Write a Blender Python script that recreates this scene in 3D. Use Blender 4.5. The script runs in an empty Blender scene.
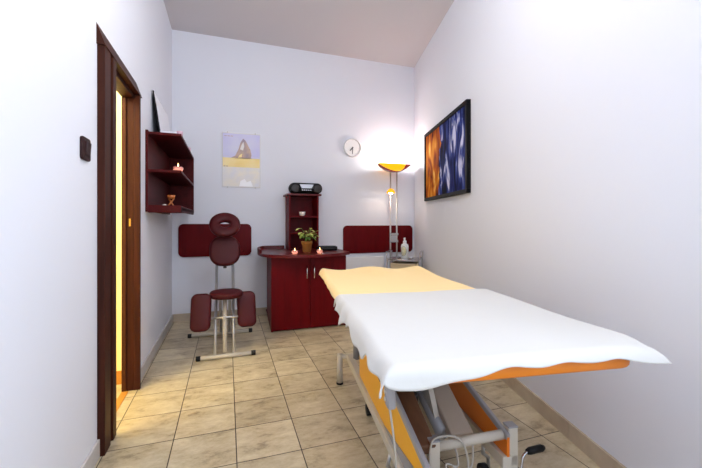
import bpy, bmesh, math, random
from mathutils import Vector, Matrix
random.seed(7)
scene = bpy.context.scene
COL = scene.collection
PI = math.pi

# ------------------------------------------------------------------ materials
def lin(c):
    out = []
    for v in c:
        v = v / 255.0
        out.append(v / 12.92 if v <= 0.04045 else ((v + 0.055) / 1.055) ** 2.4)
    return tuple(out) + (1.0,)

def mat(name, rgb, rough=0.5, metal=0.0, rgb2=None, scale=6.0, stretch=(1, 1, 1), bump=0.0, bscale=60.0, spec=0.5, trans=0.0, sheen=0.0, coat=0.0, detail=5.0):
    m = bpy.data.materials.new(name); m.use_nodes = True
    nt = m.node_tree; b = nt.nodes['Principled BSDF']
    b.inputs['Base Color'].default_value = lin(rgb)
    b.inputs['Roughness'].default_value = rough
    b.inputs['Metallic'].default_value = metal
    b.inputs['Specular IOR Level'].default_value = spec
    b.inputs['Transmission Weight'].default_value = trans
    b.inputs['Sheen Weight'].default_value = sheen
    b.inputs['Coat Weight'].default_value = coat
    tc = nt.nodes.new('ShaderNodeTexCoord')
    mp = nt.nodes.new('ShaderNodeMapping'); mp.inputs['Scale'].default_value = stretch
    nt.links.new(tc.outputs['Object'], mp.inputs['Vector'])
    if rgb2 is not None:
        n = nt.nodes.new('ShaderNodeTexNoise'); n.inputs['Scale'].default_value = scale; n.inputs['Detail'].default_value = detail
        nt.links.new(mp.outputs['Vector'], n.inputs['Vector'])
        r = nt.nodes.new('ShaderNodeValToRGB')
        r.color_ramp.elements[0].position = 0.3; r.color_ramp.elements[1].position = 0.7
        r.color_ramp.elements[0].color = lin(rgb); r.color_ramp.elements[1].color = lin(rgb2)
        nt.links.new(n.outputs['Fac'], r.inputs['Fac'])
        nt.links.new(r.outputs['Color'], b.inputs['Base Color'])
    if bump > 0:
        n2 = nt.nodes.new('ShaderNodeTexNoise'); n2.inputs['Scale'].default_value = bscale; n2.inputs['Detail'].default_value = 4
        nt.links.new(mp.outputs['Vector'], n2.inputs['Vector'])
        bp = nt.nodes.new('ShaderNodeBump'); bp.inputs['Strength'].default_value = bump; bp.inputs['Distance'].default_value = 0.004
        nt.links.new(n2.outputs['Fac'], bp.inputs['Height'])
        nt.links.new(bp.outputs['Normal'], b.inputs['Normal'])
    return m

def emit_mat(name, rgb, strength, base=(255, 255, 255)):
    m = mat(name, base, 0.4)
    b = m.node_tree.nodes['Principled BSDF']
    b.inputs['Emission Color'].default_value = lin(rgb)
    b.inputs['Emission Strength'].default_value = strength
    return m

def floor_mat():
    m = bpy.data.materials.new('floor_tile'); m.use_nodes = True
    nt = m.node_tree; L = nt.links; N = nt.nodes; b = N['Principled BSDF']
    tc = N.new('ShaderNodeTexCoord'); sp = N.new('ShaderNodeSeparateXYZ')
    L.new(tc.outputs['Object'], sp.inputs[0])
    def math_(op, a, bb=None, c=None):
        n = N.new('ShaderNodeMath'); n.operation = op
        for i, v in enumerate((a, bb, c)):
            if v is None: continue
            if isinstance(v, (int, float)): n.inputs[i].default_value = v
            else: L.new(v, n.inputs[i])
        return n.outputs[0]
    u = math_('DIVIDE', math_('SUBTRACT', sp.outputs['X'], 0.3 * -1.862), 0.3)
    v = math_('DIVIDE', math_('SUBTRACT', sp.outputs['Y'], 0.3 * 6.731), 0.291)
    fu = math_('FRACT', u); fv = math_('FRACT', v)
    def edge(f): return math_('MINIMUM', f, math_('SUBTRACT', 1.0, f))
    e = math_('MINIMUM', edge(fu), edge(fv))
    grout = math_('LESS_THAN', e, 0.0085)
    cid = N.new('ShaderNodeCombineXYZ')
    L.new(math_('FLOOR', u), cid.inputs[0]); L.new(math_('FLOOR', v), cid.inputs[1])
    wn = N.new('ShaderNodeTexWhiteNoise'); wn.noise_dimensions = '2D'; L.new(cid.outputs[0], wn.inputs['Vector'])
    # per-tile shifted marbling, streaks running across the room
    sh = N.new('ShaderNodeVectorMath'); sh.operation = 'MULTIPLY_ADD'
    L.new(wn.outputs['Color'], sh.inputs[0]); sh.inputs[1].default_value = (7, 7, 7); L.new(tc.outputs['Object'], sh.inputs[2])
    mp = N.new('ShaderNodeMapping'); mp.inputs['Scale'].default_value = (5.0, 9.5, 5.0); L.new(sh.outputs[0], mp.inputs['Vector'])
    n1 = N.new('ShaderNodeTexNoise'); n1.inputs['Scale'].default_value = 1.0; n1.inputs['Detail'].default_value = 8; n1.inputs['Roughness'].default_value = 0.74; n1.inputs['Distortion'].default_value = 0.15
    L.new(mp.outputs[0], n1.inputs['Vector'])
    r = N.new('ShaderNodeValToRGB'); cr = r.color_ramp
    cr.elements[0].position = 0.30; cr.elements[0].color = lin((126, 109, 86))
    cr.elements[1].position = 0.66; cr.elements[1].color = lin((212, 200, 170))
    el = cr.elements.new(0.46); el.color = lin((188, 172, 140))
    L.new(n1.outputs['Fac'], r.inputs['Fac'])
    hv = N.new('ShaderNodeHueSaturation'); L.new(r.outputs['Color'], hv.inputs['Color'])
    L.new(math_('MULTIPLY_ADD', wn.outputs['Value'], 0.16, 0.92), hv.inputs['Value'])
    mx = N.new('ShaderNodeMix'); mx.data_type = 'RGBA'
    L.new(grout, mx.inputs['Factor']); L.new(hv.outputs['Color'], mx.inputs[6]); mx.inputs[7].default_value = lin((72, 60, 48))
    L.new(mx.outputs[2], b.inputs['Base Color'])
    b.inputs['Roughness'].default_value = 0.38
    bp = N.new('ShaderNodeBump'); bp.inputs['Strength'].default_value = 0.35; bp.inputs['Distance'].default_value = 0.003
    L.new(math_('SUBTRACT', 1.0, grout), bp.inputs['Height']); L.new(bp.outputs['Normal'], b.inputs['Normal'])
    return m

def painting_mat():
    """loose vertical brush strokes: orange on one side, blue on the other (object Y runs along the canvas, 0..1.24)"""
    m = bpy.data.materials.new('painted_canvas'); m.use_nodes = True
    nt = m.node_tree; L = nt.links; N = nt.nodes; b = N['Principled BSDF']
    tc = N.new('ShaderNodeTexCoord')
    def noise(scale, stretch, dist=0.8, det=4):
        mp = N.new('ShaderNodeMapping'); mp.inputs['Scale'].default_value = stretch; L.new(tc.outputs['Object'], mp.inputs['Vector'])
        n = N.new('ShaderNodeTexNoise'); n.inputs['Scale'].default_value = scale; n.inputs['Detail'].default_value = det; n.inputs['Distortion'].default_value = dist
        L.new(mp.outputs[0], n.inputs['Vector']); return n.outputs['Fac']
    def ramp(f, stops):
        r = N.new('ShaderNodeValToRGB'); cr = r.color_ramp
        cr.elements[0].position = stops[0][0]; cr.elements[0].color = lin(stops[0][1])
        cr.elements[1].position = stops[-1][0]; cr.elements[1].color = lin(stops[-1][1])
        for p, c in stops[1:-1]:
            e = cr.elements.new(p); e.color = lin(c)
        L.new(f, r.inputs['Fac']); return r.outputs['Color']
    orange = ramp(noise(2.2, (1, 3.2, 1.3)), [(0.33, (70, 24, 8)), (0.45, (170, 78, 12)), (0.56, (216, 134, 28)), (0.68, (240, 196, 104))])
    blue = ramp(noise(2.6, (1, 3.6, 1.0), 1.1), [(0.36, (8, 9, 28)), (0.48, (26, 34, 92)), (0.57, (58, 74, 148)), (0.66, (206, 210, 236))])
    sp = N.new('ShaderNodeSeparateXYZ'); L.new(tc.outputs['Object'], sp.inputs[0])
    a = N.new('ShaderNodeMath'); a.operation = 'MULTIPLY_ADD'; L.new(noise(3.0, (1, 1, 1)), a.inputs[0]); a.inputs[1].default_value = 0.35; L.new(sp.outputs['Y'], a.inputs[2])
    c = N.new('ShaderNodeMath'); c.operation = 'GREATER_THAN'; L.new(a.outputs[0], c.inputs[0]); c.inputs[1].default_value = 0.93
    mx = N.new('ShaderNodeMix'); mx.data_type = 'RGBA'; L.new(c.outputs[0], mx.inputs['Factor']); L.new(blue, mx.inputs[6]); L.new(orange, mx.inputs[7])
    L.new(mx.outputs[2], b.inputs['Base Color']); b.inputs['Roughness'].default_value = 0.85; b.inputs['Specular IOR Level'].default_value = 0.1
    return m

M = dict(
    wall=mat('wall_paint', (225, 227, 235), 0.85, bump=0.08, bscale=25),
    ceil=mat('ceiling_paint', (204, 199, 200), 0.9),
    floor=floor_mat(),
    skirt=mat('skirting_tile', (176, 160, 140), 0.45, rgb2=(196, 182, 160), scale=9),
    skirtlight=mat('pale_skirting', (206, 202, 198), 0.5, rgb2=(192, 186, 180), scale=9),
    hallwall=mat('hall_paint', (244, 234, 190), 0.8),
    hallskirt=mat('hall_skirting', (190, 130, 50), 0.5),
    doorwood=mat('dark_door_wood', (48, 20, 12), 0.5, spec=0.15, rgb2=(70, 32, 18), scale=5, stretch=(8, 8, 0.5)),
    jambwood=mat('door_jamb_wood', (60, 27, 12), 0.5, spec=0.2, rgb2=(84, 40, 18), scale=5, stretch=(8, 8, 0.5)),
    brass=mat('brass', (200, 160, 80), 0.3, 1.0),
    redwood=mat('mahogany_laminate', (84, 4, 10), 0.45, spec=0.12, rgb2=(100, 6, 13), scale=4, stretch=(6, 6, 0.7)),
    redtop=mat('mahogany_worktop', (84, 12, 15), 0.32, spec=0.3, rgb2=(100, 20, 20), scale=4, stretch=(0.8, 6, 6)),
    shelfwood=mat('shelf_laminate', (66, 8, 10), 0.5, spec=0.15, rgb2=(80, 13, 14), scale=4, stretch=(6, 0.7, 6)),
    vinyl=mat('maroon_vinyl', (68, 8, 14), 0.48, spec=0.25, bump=0.12, bscale=140),
    chrome=mat('chrome', (205, 205, 208), 0.16, 1.0),
    steel=mat('brushed_steel', (196, 194, 192), 0.36, 0.8),
    cream=mat('cream_enamel', (198, 190, 176), 0.4),
    grey=mat('grey_enamel', (150, 148, 150), 0.42),
    beige=mat('beige_enamel', (166, 150, 134), 0.45),
    yellowplate=mat('yellow_enamel', (238, 172, 24), 0.4),
    yellowplate_shaded=mat('shaded_yellow_enamel', (222, 116, 20), 0.4),  # yellow enamel of the right plate, its shade painted in as orange
    black=mat('black_plastic', (9, 9, 10), 0.45, spec=0.25),
    rubber=mat('black_rubber', (24, 22, 22), 0.7),
    dark=mat('dark_metal', (40, 34, 32), 0.5),
    brownboard=mat('brown_board', (92, 60, 40), 0.55, rgb2=(110, 74, 50), scale=5, stretch=(5, 1, 5)),
    silver=mat('silver_plastic', (190, 192, 198), 0.35, 0.5),
    sheet=mat('white_cotton', (204, 201, 195), 0.9, bump=0.25, bscale=40, sheen=0.2),
    terry=mat('yellow_terry', (252, 216, 140), 0.95, bump=0.6, bscale=160, sheen=0.3),
    cushion=mat('orange_vinyl', (226, 128, 28), 0.5),
    cup=mat('white_ceramic', (240, 228, 220), 0.35),
    wax=emit_mat('lit_wax', (255, 190, 160), 1.6, (255, 225, 205)),
    glassred=mat('red_glass', (150, 30, 24), 0.1, trans=0.4),
    pinkglass=mat('pink_glass', (226, 176, 170), 0.15, trans=0.6),
    terracotta=mat('terracotta', (128, 80, 34), 0.8, spec=0.2, rgb2=(146, 94, 42), scale=14),
    soil=mat('soil', (50, 36, 26), 0.95),
    leaf=mat('variegated_leaf', (128, 160, 52), 0.5, rgb2=(232, 226, 136), scale=26, detail=2),
    leafdark=mat('green_leaf', (70, 112, 42), 0.5, rgb2=(130, 160, 64), scale=26, detail=2),
    stem=mat('plant_stem', (86, 104, 46), 0.6),
    bottle=mat('white_plastic', (240, 240, 238), 0.3),
    label=mat('printed_label', (214, 204, 150), 0.5, rgb2=(240, 236, 214), scale=40),
    labelline=mat('label_line', (40, 50, 60), 0.5),
    tray=mat('frosted_tray', (150, 150, 150), 0.2, trans=0.3),
    box=mat('beige_card', (196, 174, 140), 0.7),
    clockface=mat('clock_face', (232, 231, 230), 0.5),
    clockrim=mat('clock_rim', (214, 212, 212), 0.4),
    hand=mat('clock_hand', (70, 68, 72), 0.5),
    frameblack=mat('black_frame', (12, 11, 15), 0.6, spec=0.15),
    canvas=painting_mat(),
    paper=mat('white_paper', (236, 236, 242), 0.6),
    sky=mat('poster_sky', (216, 216, 234), 0.5, rgb2=(194, 190, 234), scale=3),
    rock=mat('poster_rock', (150, 134, 148), 0.5, rgb2=(206, 176, 150), scale=12),
    gold=mat('poster_band', (246, 216, 130), 0.5, rgb2=(250, 232, 176), scale=5),
    haze=mat('poster_haze', (238, 230, 212), 0.5, rgb2=(220, 220, 228), scale=9),
    snow=mat('poster_snow', (250, 250, 252), 0.5),
    switch=mat('brown_switch', (46, 22, 22), 0.5, spec=0.2),
    wood=mat('orange_wood', (170, 92, 42), 0.5, rgb2=(190, 110, 54), scale=14),
    pink=mat('pink_glaze', (206, 170, 186), 0.4),
    amber=emit_mat('lit_amber_glass', (255, 186, 8), 1.15, (150, 80, 10)),
    redglass=mat('red_enamel_glass', (165, 14, 8), 0.12, coat=0.5),
    bulb=emit_mat('lit_bulb', (255, 240, 220), 90.0),
    hallbulb=emit_mat('hall_bulb', (255, 220, 150), 10.0),
    lampglass=emit_mat('lit_opal_glass', (255, 246, 236), 3.0),
    upvc=mat('white_window_frame', (236, 236, 236), 0.4),
    cable=mat('grey_cable', (176, 170, 160), 0.5),
)

# ------------------------------------------------------------------ mesh helpers
ORIG = {}
class MB:
    def __init__(s): s.bm = bmesh.new(); s.mats = []
    def mi(s, m):
        if m not in s.mats: s.mats.append(m)
        return s.mats.index(m)
    def _add(s, verts, faces, m=None, smooth=False):
        vs = [s.bm.verts.new(v) for v in verts]
        k = s.mi(m) if m else 0
        for f in faces:
            try:
                fc = s.bm.faces.new([vs[i] for i in f]); fc.material_index = k; fc.smooth = smooth
            except ValueError: pass
        return vs
    def box(s, c, size, rot=None, bevel=0.0, m=None, seg=2):
        hx, hy, hz = [d / 2 for d in size]
        b2 = bmesh.new(); bmesh.ops.create_cube(b2, size=1.0)
        for v in b2.verts: v.co = Vector((v.co.x * size[0], v.co.y * size[1], v.co.z * size[2]))
        if bevel > 0: bmesh.ops.bevel(b2, geom=b2.edges[:], offset=bevel, segments=seg, affect='EDGES', profile=0.5)
        R = rot.to_3x3() if rot is not None else Matrix.Identity(3)
        b2.verts.index_update()
        s._add([R @ v.co + Vector(c) for v in b2.verts], [[v.index for v in f.verts] for f in b2.faces], m, False)
        b2.free(); return s
    def box2(s, lo, hi, bevel=0.0, m=None):
        return s.box([(a + b) / 2 for a, b in zip(lo, hi)], [b - a for a, b in zip(lo, hi)], None, bevel, m)
    def tube(s, pts, r, seg=12, m=None, rs=None):
        pts = [Vector(p) for p in pts]; n = len(pts); verts = []; faces = []
        up = None
        for i, p in enumerate(pts):
            t = (pts[min(i + 1, n - 1)] - pts[max(i - 1, 0)]).normalized()
            if up is None:
                up = Vector((0, 0, 1)) if abs(t.z) < 0.9 else Vector((1, 0, 0))
            x = t.cross(up).normalized(); y = x.cross(t).normalized(); up = y
            rr = rs[i] if rs else r
            for k in range(seg):
                a = 2 * PI * k / seg
                verts.append(p + x * math.cos(a) * rr + y * math.sin(a) * rr)
        for i in range(n - 1):
            for k in range(seg):
                a = i * seg + k; b = i * seg + (k + 1) % seg
                faces.append((a, b, b + seg, a + seg))
        faces.append(tuple(reversed(range(seg)))); faces.append(tuple(range((n - 1) * seg, n * seg)))
        s._add(verts, faces, m, True); return s
    def lathe(s, prof, c, axis=(0, 0, 1), seg=32, m=None, smooth=True):
        q = Vector((0, 0, 1)).rotation_difference(Vector(axis).normalized())
        verts = []; faces = []; n = len(prof)
        for (r, z) in prof:
            for k in range(seg):
                a = 2 * PI * k / seg
                verts.append(q @ Vector((max(r, 1e-5) * math.cos(a), max(r, 1e-5) * math.sin(a), z)) + Vector(c))
        for i in range(n - 1):
            for k in range(seg):
                a = i * seg + k; b = i * seg + (k + 1) % seg
                faces.append((a, b, b + seg, a + seg))
        faces.append(tuple(reversed(range(seg)))); faces.append(tuple(range((n - 1) * seg, n * seg)))
        s._add(verts, faces, m, smooth); return s
    def prism(s, poly, ext, m=None, smooth=False):
        """poly: list of 3-D points, extruded by the vector ext"""
        n = len(poly); e = Vector(ext); v = [Vector(p) for p in poly]
        verts = v + [p + e for p in v]
        faces = [tuple(range(n)), tuple(reversed(range(n, 2 * n)))]
        for i in range(n):
            j = (i + 1) % n; faces.append((i, i + n, j + n, j))
        s._add(verts, faces, m, smooth); return s
    def pad(s, c, u, v, n, w, h, t, rad, e, m=None, seg=8):
        """upholstered pad: rounded rectangle w x h in the u/v plane, thickness t along n, rounded rim e"""
        c, u, v, n = Vector(c), Vector(u).normalized(), Vector(v).normalized(), Vector(n).normalized()
        rings = []
        for k in range(9):
            ph = -PI / 2 + PI * k / 8
            rings.append((e * (1 - math.cos(ph)), (t / 2 - e) * (-1 if k < 4 else (1 if k > 4 else 0)) + e * math.sin(ph)))
        rings = [(rings[0][0] + 0.5 * min(w, h) * 0.5, rings[0][1] - 0.003)] + rings + [(rings[-1][0] + 0.5 * min(w, h) * 0.5, rings[-1][1] + 0.003)]
        verts = []; cnt = 4 * (seg + 1)
        for inset, off in rings:
            hw, hh = w / 2 - inset, h / 2 - inset; r = max(min(rad - inset, hw, hh), 0.004)
            for q, (sx, sy) in enumerate(((1, 1), (-1, 1), (-1, -1), (1, -1))):
                for k in range(seg + 1):
                    a = PI / 2 * q + PI / 2 * k / seg
                    verts.append(c + u * (sx * (hw - r) + r * math.cos(a)) + v * (sy * (hh - r) + r * math.sin(a)) + n * off)
        faces = []
        for i in range(len(rings) - 1):
            for k in range(cnt):
                a = i * cnt + k; b = i * cnt + (k + 1) % cnt
                faces.append((a, b, b + cnt, a + cnt))
        faces.append(tuple(reversed(range(cnt)))); faces.append(tuple(range((len(rings) - 1) * cnt, len(rings) * cnt)))
        s._add(verts, faces, m, True); return s
    def build(s, name, material, parent=None, loc=None):
        bmesh.ops.recalc_face_normals(s.bm, faces=s.bm.faces[:])
        org = ORIG.get(parent, Vector((0, 0, 0))) if parent is not None else Vector(loc or (0, 0, 0))
        for v in s.bm.verts: v.co -= org
        me = bpy.data.meshes.new(name); s.bm.to_mesh(me); s.bm.free()
        for mm in (s.mats or [material]): me.materials.append(mm)
        o = bpy.data.objects.new(name, me); COL.objects.link(o)
        if parent is not None:
            o.parent = parent
        else:
            o.location = org
        ORIG[o] = org
        return o

def tag(o, label, cat, group=None, kind=None):
    if label: o['label'] = label
    if cat: o['category'] = cat
    if group: o['group'] = group
    if kind: o['kind'] = kind
    return o
def thing(name, loc, label, cat, group=None):
    o = bpy.data.objects.new(name, None); COL.objects.link(o); o.location = loc; o.empty_display_size = 0.1
    ORIG[o] = Vector(loc); return tag(o, label, cat, group)
def struct(o): o['kind'] = 'structure'; return o

# ------------------------------------------------------------------ the room
WX = -0.58; BY = 4.40; HC = 3.24; RY = -1.35
def rwx(y): return 1.603 + 0.258 * (y - 1.156)
RD = Vector((0.258, 1, 0)).normalized(); RN = Vector((-RD.y, RD.x, 0))      # along the right wall; its inward normal

struct(MB().prism([(WX - 1.6, RY - 0.1, 0), (rwx(RY) + 0.1, RY - 0.1, 0), (rwx(BY + .1) + 0.1, BY + 0.1, 0), (WX - 1.6, BY + 0.1, 0)], (0, 0, -0.1)).build('floor', M['floor']))
struct(MB().prism([(WX - .1, RY - 0.1, HC), (rwx(RY) + 0.1, RY - 0.1, HC), (rwx(BY + .1) + 0.1, BY + 0.1, HC), (WX - .1, BY + 0.1, HC)], (0, 0, 0.1)).build('ceiling', M['ceil']))
D0, D1, DH = 2.12, 2.715, 1.95       # door opening in the left wall
wl = MB()
wl.box2((WX - .07, RY - .1, 0), (WX, D0, HC)); wl.box2((WX - .07, D1, 0), (WX, BY + .1, HC)); wl.box2((WX - .07, D0, DH), (WX, D1, HC))
struct(wl.build('wall_left', M['wall']))
struct(MB().box2((WX, BY, 0), (rwx(BY) + 0.05, BY + 0.1, HC)).build('wall_back', M['wall']))
RW0, RW1 = -1.05, 0.15; WZ0, WZ1 = 0.85, 2.55
wr_ = MB()
for ya, yb, za, zb in ((RY - .05, RW0, 0, HC), (RW1, BY, 0, HC), (RW0, RW1, 0, WZ0), (RW0, RW1, WZ1, HC)):
    wr_.prism([(rwx(ya), ya, za), (rwx(yb), yb, za), (rwx(yb) + .1, yb, za), (rwx(ya) + .1, ya, za)], (0, 0, zb - za))
struct(wr_.build('wall_right', M['wall']))
w2 = struct(bpy.data.objects.new('window_2', None)); COL.objects.link(w2); ymid = (RW0 + RW1) / 2; w2.location = (rwx(ymid), ymid, WZ0); ORIG[w2] = Vector(w2.location)
RRW = Matrix.Rotation(-math.atan(.258), 3, 'Z'); wl2 = (RW1 - RW0) / RD.y; fr2 = MB()
for dy, dz, ly, lz in ((-wl2 / 2 + .025, .85, .05, 1.7), (wl2 / 2 - .025, .85, .05, 1.7), (0, .85, .04, 1.7), (0, .025, wl2, .05), (0, 1.675, wl2, .05)):
    fr2.box(Vector((rwx(ymid), ymid, WZ0 + dz)) + RD * dy - RN * .05, (.06, ly, lz), RRW, .004)
fr2.build('window_frame', M['upvc'], w2)
MB().box(Vector((rwx(ymid), ymid, WZ0 - .015)) + RN * .05, (.13, wl2 + .06, .03), RRW, .006).build('window_sill', M['upvc'], w2)
# rear wall with the window that lights the room
WA, WB, WZ0, WZ1 = -0.42, 0.80, 0.85, 2.55
wf = MB(); xr = rwx(RY) + .02
wf.box2((WX, RY - .1, 0), (WA, RY, HC)); wf.box2((WB, RY - .1, 0), (xr, RY, HC)); wf.box2((WA, RY - .1, 0), (WB, RY, WZ0)); wf.box2((WA, RY - .1, WZ1), (WB, RY, HC))
struct(wf.build('wall_front', M['wall']))
wn = struct(bpy.data.objects.new('window_1', None)); COL.objects.link(wn); wn.location = ((WA + WB) / 2, RY - .05, WZ0); ORIG[wn] = Vector(wn.location)
fr = MB()
for lo, hi in (((WA, RY - .08, WZ0), (WA + .05, RY - .02, WZ1)), ((WB - .05, RY - .08, WZ0), (WB, RY - .02, WZ1)), ((WA, RY - .08, WZ0), (WB, RY - .02, WZ0 + .05)), ((WA, RY - .08, WZ1 - .05), (WB, RY - .02, WZ1)), ((.17, RY - .08, WZ0), (.21, RY - .02, WZ1))):
    fr.box2(lo, hi, .004)
fr.build('window_frame', M['upvc'], wn)
MB().box2((WA - .03, RY - .01, WZ0 - .03), (WB + .03, RY + .12, WZ0), .006).build('window_sill', M['upvc'], wn)
# skirting tiles
SK = 0.085
bl = MB(); bl.box2((WX, RY, 0), (WX + .012, 1.985, SK), .002); bl.box2((WX, 2.745, 0), (WX + .012, BY, SK), .002)
struct(bl.build('baseboard_left', M['skirtlight']))
struct(MB().box2((WX + .012, BY - .012, 0), (rwx(BY) - .015, BY, SK), .002).build('baseboard_back', M['skirt']))
br = MB(); y = RY + .02
while y < BY - .05:
    ye = min(y + 0.297, BY - .02)
    a = Vector((rwx(y), y, 0)); b = Vector((rwx(ye), ye, 0))
    br.prism([a, b, b + RN * .012, a + RN * .012], (0, 0, SK)); y += 0.30
struct(br.build('baseboard_right', M['skirt']))
# hall beyond the door
hl = MB()
hl.box2((WX - 1.6, 2.84, 0), (WX - .07, 2.92, 2.6)); hl.box2((WX - 1.6, 0.9, 0), (WX - 1.5, 2.84, 2.6)); hl.box2((WX - 1.6, 0.85, 0), (WX - .07, 0.93, 2.6)); hl.box2((WX - 1.6, 0.85, 2.6), (WX - .07, 2.92, 2.7))
struct(hl.build('wall_hall', M['hallwall']))
struct(MB().box2((WX - 1.5, 2.825, 0), (WX - .07, 2.84, .09), .003).build('baseboard_hall', M['hallskirt']))
# door frame
dr = struct(bpy.data.objects.new('door_1', None)); COL.objects.link(dr); dr.location = (WX, 2.45, 0); ORIG[dr] = Vector(dr.location)
def casing(ya, yb, steps):
    mb = MB()
    for (a, b, p) in steps: mb.box2((WX - .002, a, 0), (WX + p, b, 1.945), .003)
    return mb
casing(0, 0, [(1.985, 2.075, .032), (2.075, 2.11, .022), (2.11, 2.165, .034)]).build('casing', M['doorwood'], dr)
casing(0, 0, [(2.694, 2.72, .034), (2.72, 2.745, .026)]).build('casing', M['doorwood'], dr)
MB().prism([(WX, 1.975, 1.945), (WX + .036, 1.975, 1.945), (WX + .032, 1.975, 1.955), (WX, 1.975, 2.045)], (0, .78, 0)).build('head_casing', M['doorwood'], dr)
j = MB(); j.box2((WX - .07, D0, 0), (WX - .002, D0 + .03, DH), .002); j.build('jamb', M['jambwood'], dr)
j = MB(); j.box2((WX - .07, D1 - .03, 0), (WX - .045, D1, DH), .002)
fj = j.build('jamb', M['jambwood'], dr)
MB().box2((WX - .045, D1 - .018, 0), (WX - .002, D1, DH), .002).build('door_stop', M['doorwood'], dr)
MB().box2((WX - .030, D1 - .0205, 1.08), (WX - .020, D1 - .017, 1.13), .001).build('strike_plate', M['brass'], fj)
MB().box2((WX - .07, D0 + .03, DH - .03), (WX - .002, D1 - .03, DH), .002).build('head_jamb', M['doorwood'], dr)
MB().box2((WX - .07, D0 + .03, 0), (WX - .03, D1 - .03, .006), .001).build('threshold', M['hallskirt'], dr)

# ------------------------------------------------------------------ light switch
sw = thing('light_switch', (WX, 1.82, 1.42), 'small dark brown light switch on the white wall left of the door', 'light switch')
MB().pad((WX + .006, 1.82, 1.42), (0, 1, 0), (0, 0, 1), (1, 0, 0), .095, .098, .012, .014, .004).build('cover_plate', M['switch'], sw)
MB().box((WX + .014, 1.82, 1.42), (.010, .056, .060), Matrix.Rotation(math.radians(4), 3, 'Y'), .003).build('rocker', M['switch'], sw)

# ------------------------------------------------------------------ wall shelf on the left wall and what stands on it
SX1, SY0, SY1 = -0.335, 3.03, 4.13
ws = thing('wall_shelf', (WX, 3.6, 1.178), 'open dark red wooden wall shelf hung on the left wall past the door', 'shelf')
MB().box2((WX, SY0, 1.185), (WX + .018, SY1, 1.80), .003).build('back_panel', M['shelfwood'], ws)
MB().prism([(WX + .018, SY1 - .018, 1.2), (SX1, SY1 - .018, 1.2), (SX1, SY1 - .018, 1.785), (WX + .018, SY1 - .018, 1.785)], (0, .018, 0)).build('end_panel', M['shelfwood'], ws)
MB().box2((WX + .018, SY0 + .005, 1.768), (SX1, SY1 - .018, 1.788), .003).build('shelf_board', M['shelfwood'], ws)
MB().box2((WX + .018, SY0 + .005, 1.486), (SX1, SY1 - .018, 1.506), .003).build('shelf_board', M['shelfwood'], ws)
b_ = MB(); b_.box2((WX + .018, SY0 + .012, 1.200), (SX1, SY1 - .018, 1.222), .003); b_.box2((WX + .018, SY0, 1.178), (SX1, SY0 + .02, 1.236), .005); b_.box2((SX1 - .02, SY0 + .02, 1.184), (SX1, SY1 - .018, 1.232), .004)
b_.build('shelf_board', M['shelfwood'], ws)
# leaning picture
pf = thing('picture_frame', (WX + .05, 3.6, 1.788), 'white picture with thin dark frame leaning on the wall atop the wall shelf', 'picture')
a0, a1 = Vector((WX + .066, 3.245, 1.788)), Vector((WX + .010, 3.245, 2.165)); d_ = Vector((.010, 0, .002))
MB().prism([a0, a1, a1 + d_, a0 + d_ - Vector((0, 0, .003))], (0, .70, 0)).build('frame', M['frameblack'], pf)
q0 = a0.lerp(a1, .012) + d_ * 1.0; q1 = a0.lerp(a1, .985) + d_
MB().prism([q0 + Vector((0, .006, 0)), q1 + Vector((0, .006, 0)), q1 + Vector((.0015, .006, 0)), q0 + Vector((.0015, .006, 0))], (0, .688, 0)).build('print', M['paper'], pf)
# things on the top board
cs = MB()
for k in range(5): cs.box((-.445 + .003 * (k % 2), 3.24, 1.7935 + k * .0085), (.13, .12, .008), Matrix.Rotation(.03 * k, 3, 'Z'), .001)
tag(cs.build('paper_stack', M['paper'], None, (-.445, 3.24, 1.788)), 'low stack of pale leaflets on the top board of the wall shelf', 'leaflets')
tag(MB().lathe([(.012, 0), (.022, .002), (.025, .03), (.024, .052), (.021, .052), (.02, .006), (0, .006)], (-.365, 3.20, 1.788)).build('glass_jar', M['pink'], None, (-.365, 3.20, 1.788)), 'small pinkish pot at the front corner of the wall shelf top', 'pot')
tag(MB().lathe([(.014, 0), (.026, .003), (.03, .03), (.026, .05), (.022, .05), (.02, .01), (0, .01)], (-.368, 3.85, 1.788)).build('pink_bowl', M['pink'], None, (-.368, 3.85, 1.788)), 'tiny pink pot further back on the wall shelf top', 'pot')
def tealight(loc, label, parentname='tea_light', s=1.0, grp=None, flame=True):
    t = thing(parentname, loc, label, 'candle', grp); x, y, z = loc
    MB().lathe([(.012 * s, 0), (.026 * s, .004 * s), (.034 * s, .022 * s), (.031 * s, .034 * s), (.028 * s, .034 * s), (.029 * s, .024 * s), (.0, .012 * s)], loc, seg=24).build('holder', M['pinkglass'], t)
    w = MB().lathe([(.0, .012 * s), (.022 * s, .013 * s), (.024 * s, .030 * s), (.018 * s, .033 * s), (0, .032 * s)], loc, seg=20).build('wax', M['wax'], t)
    MB().lathe([(.001, .032 * s), (.004 * s, .038 * s), (.0045 * s, .044 * s), (.002 * s, .054 * s), (.0002, .062 * s)], loc, seg=10).build('flame', M['bulb2'] if 'bulb2' in M else M['wax'], w)
    return t
M['bulb2'] = emit_mat('candle_flame', (255, 190, 110), 8.0)
tealight((-.37, 3.14, 1.506), 'lit candle in round glass holder on the middle board of the wall shelf', 'candle_holder', 1.15)
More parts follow.
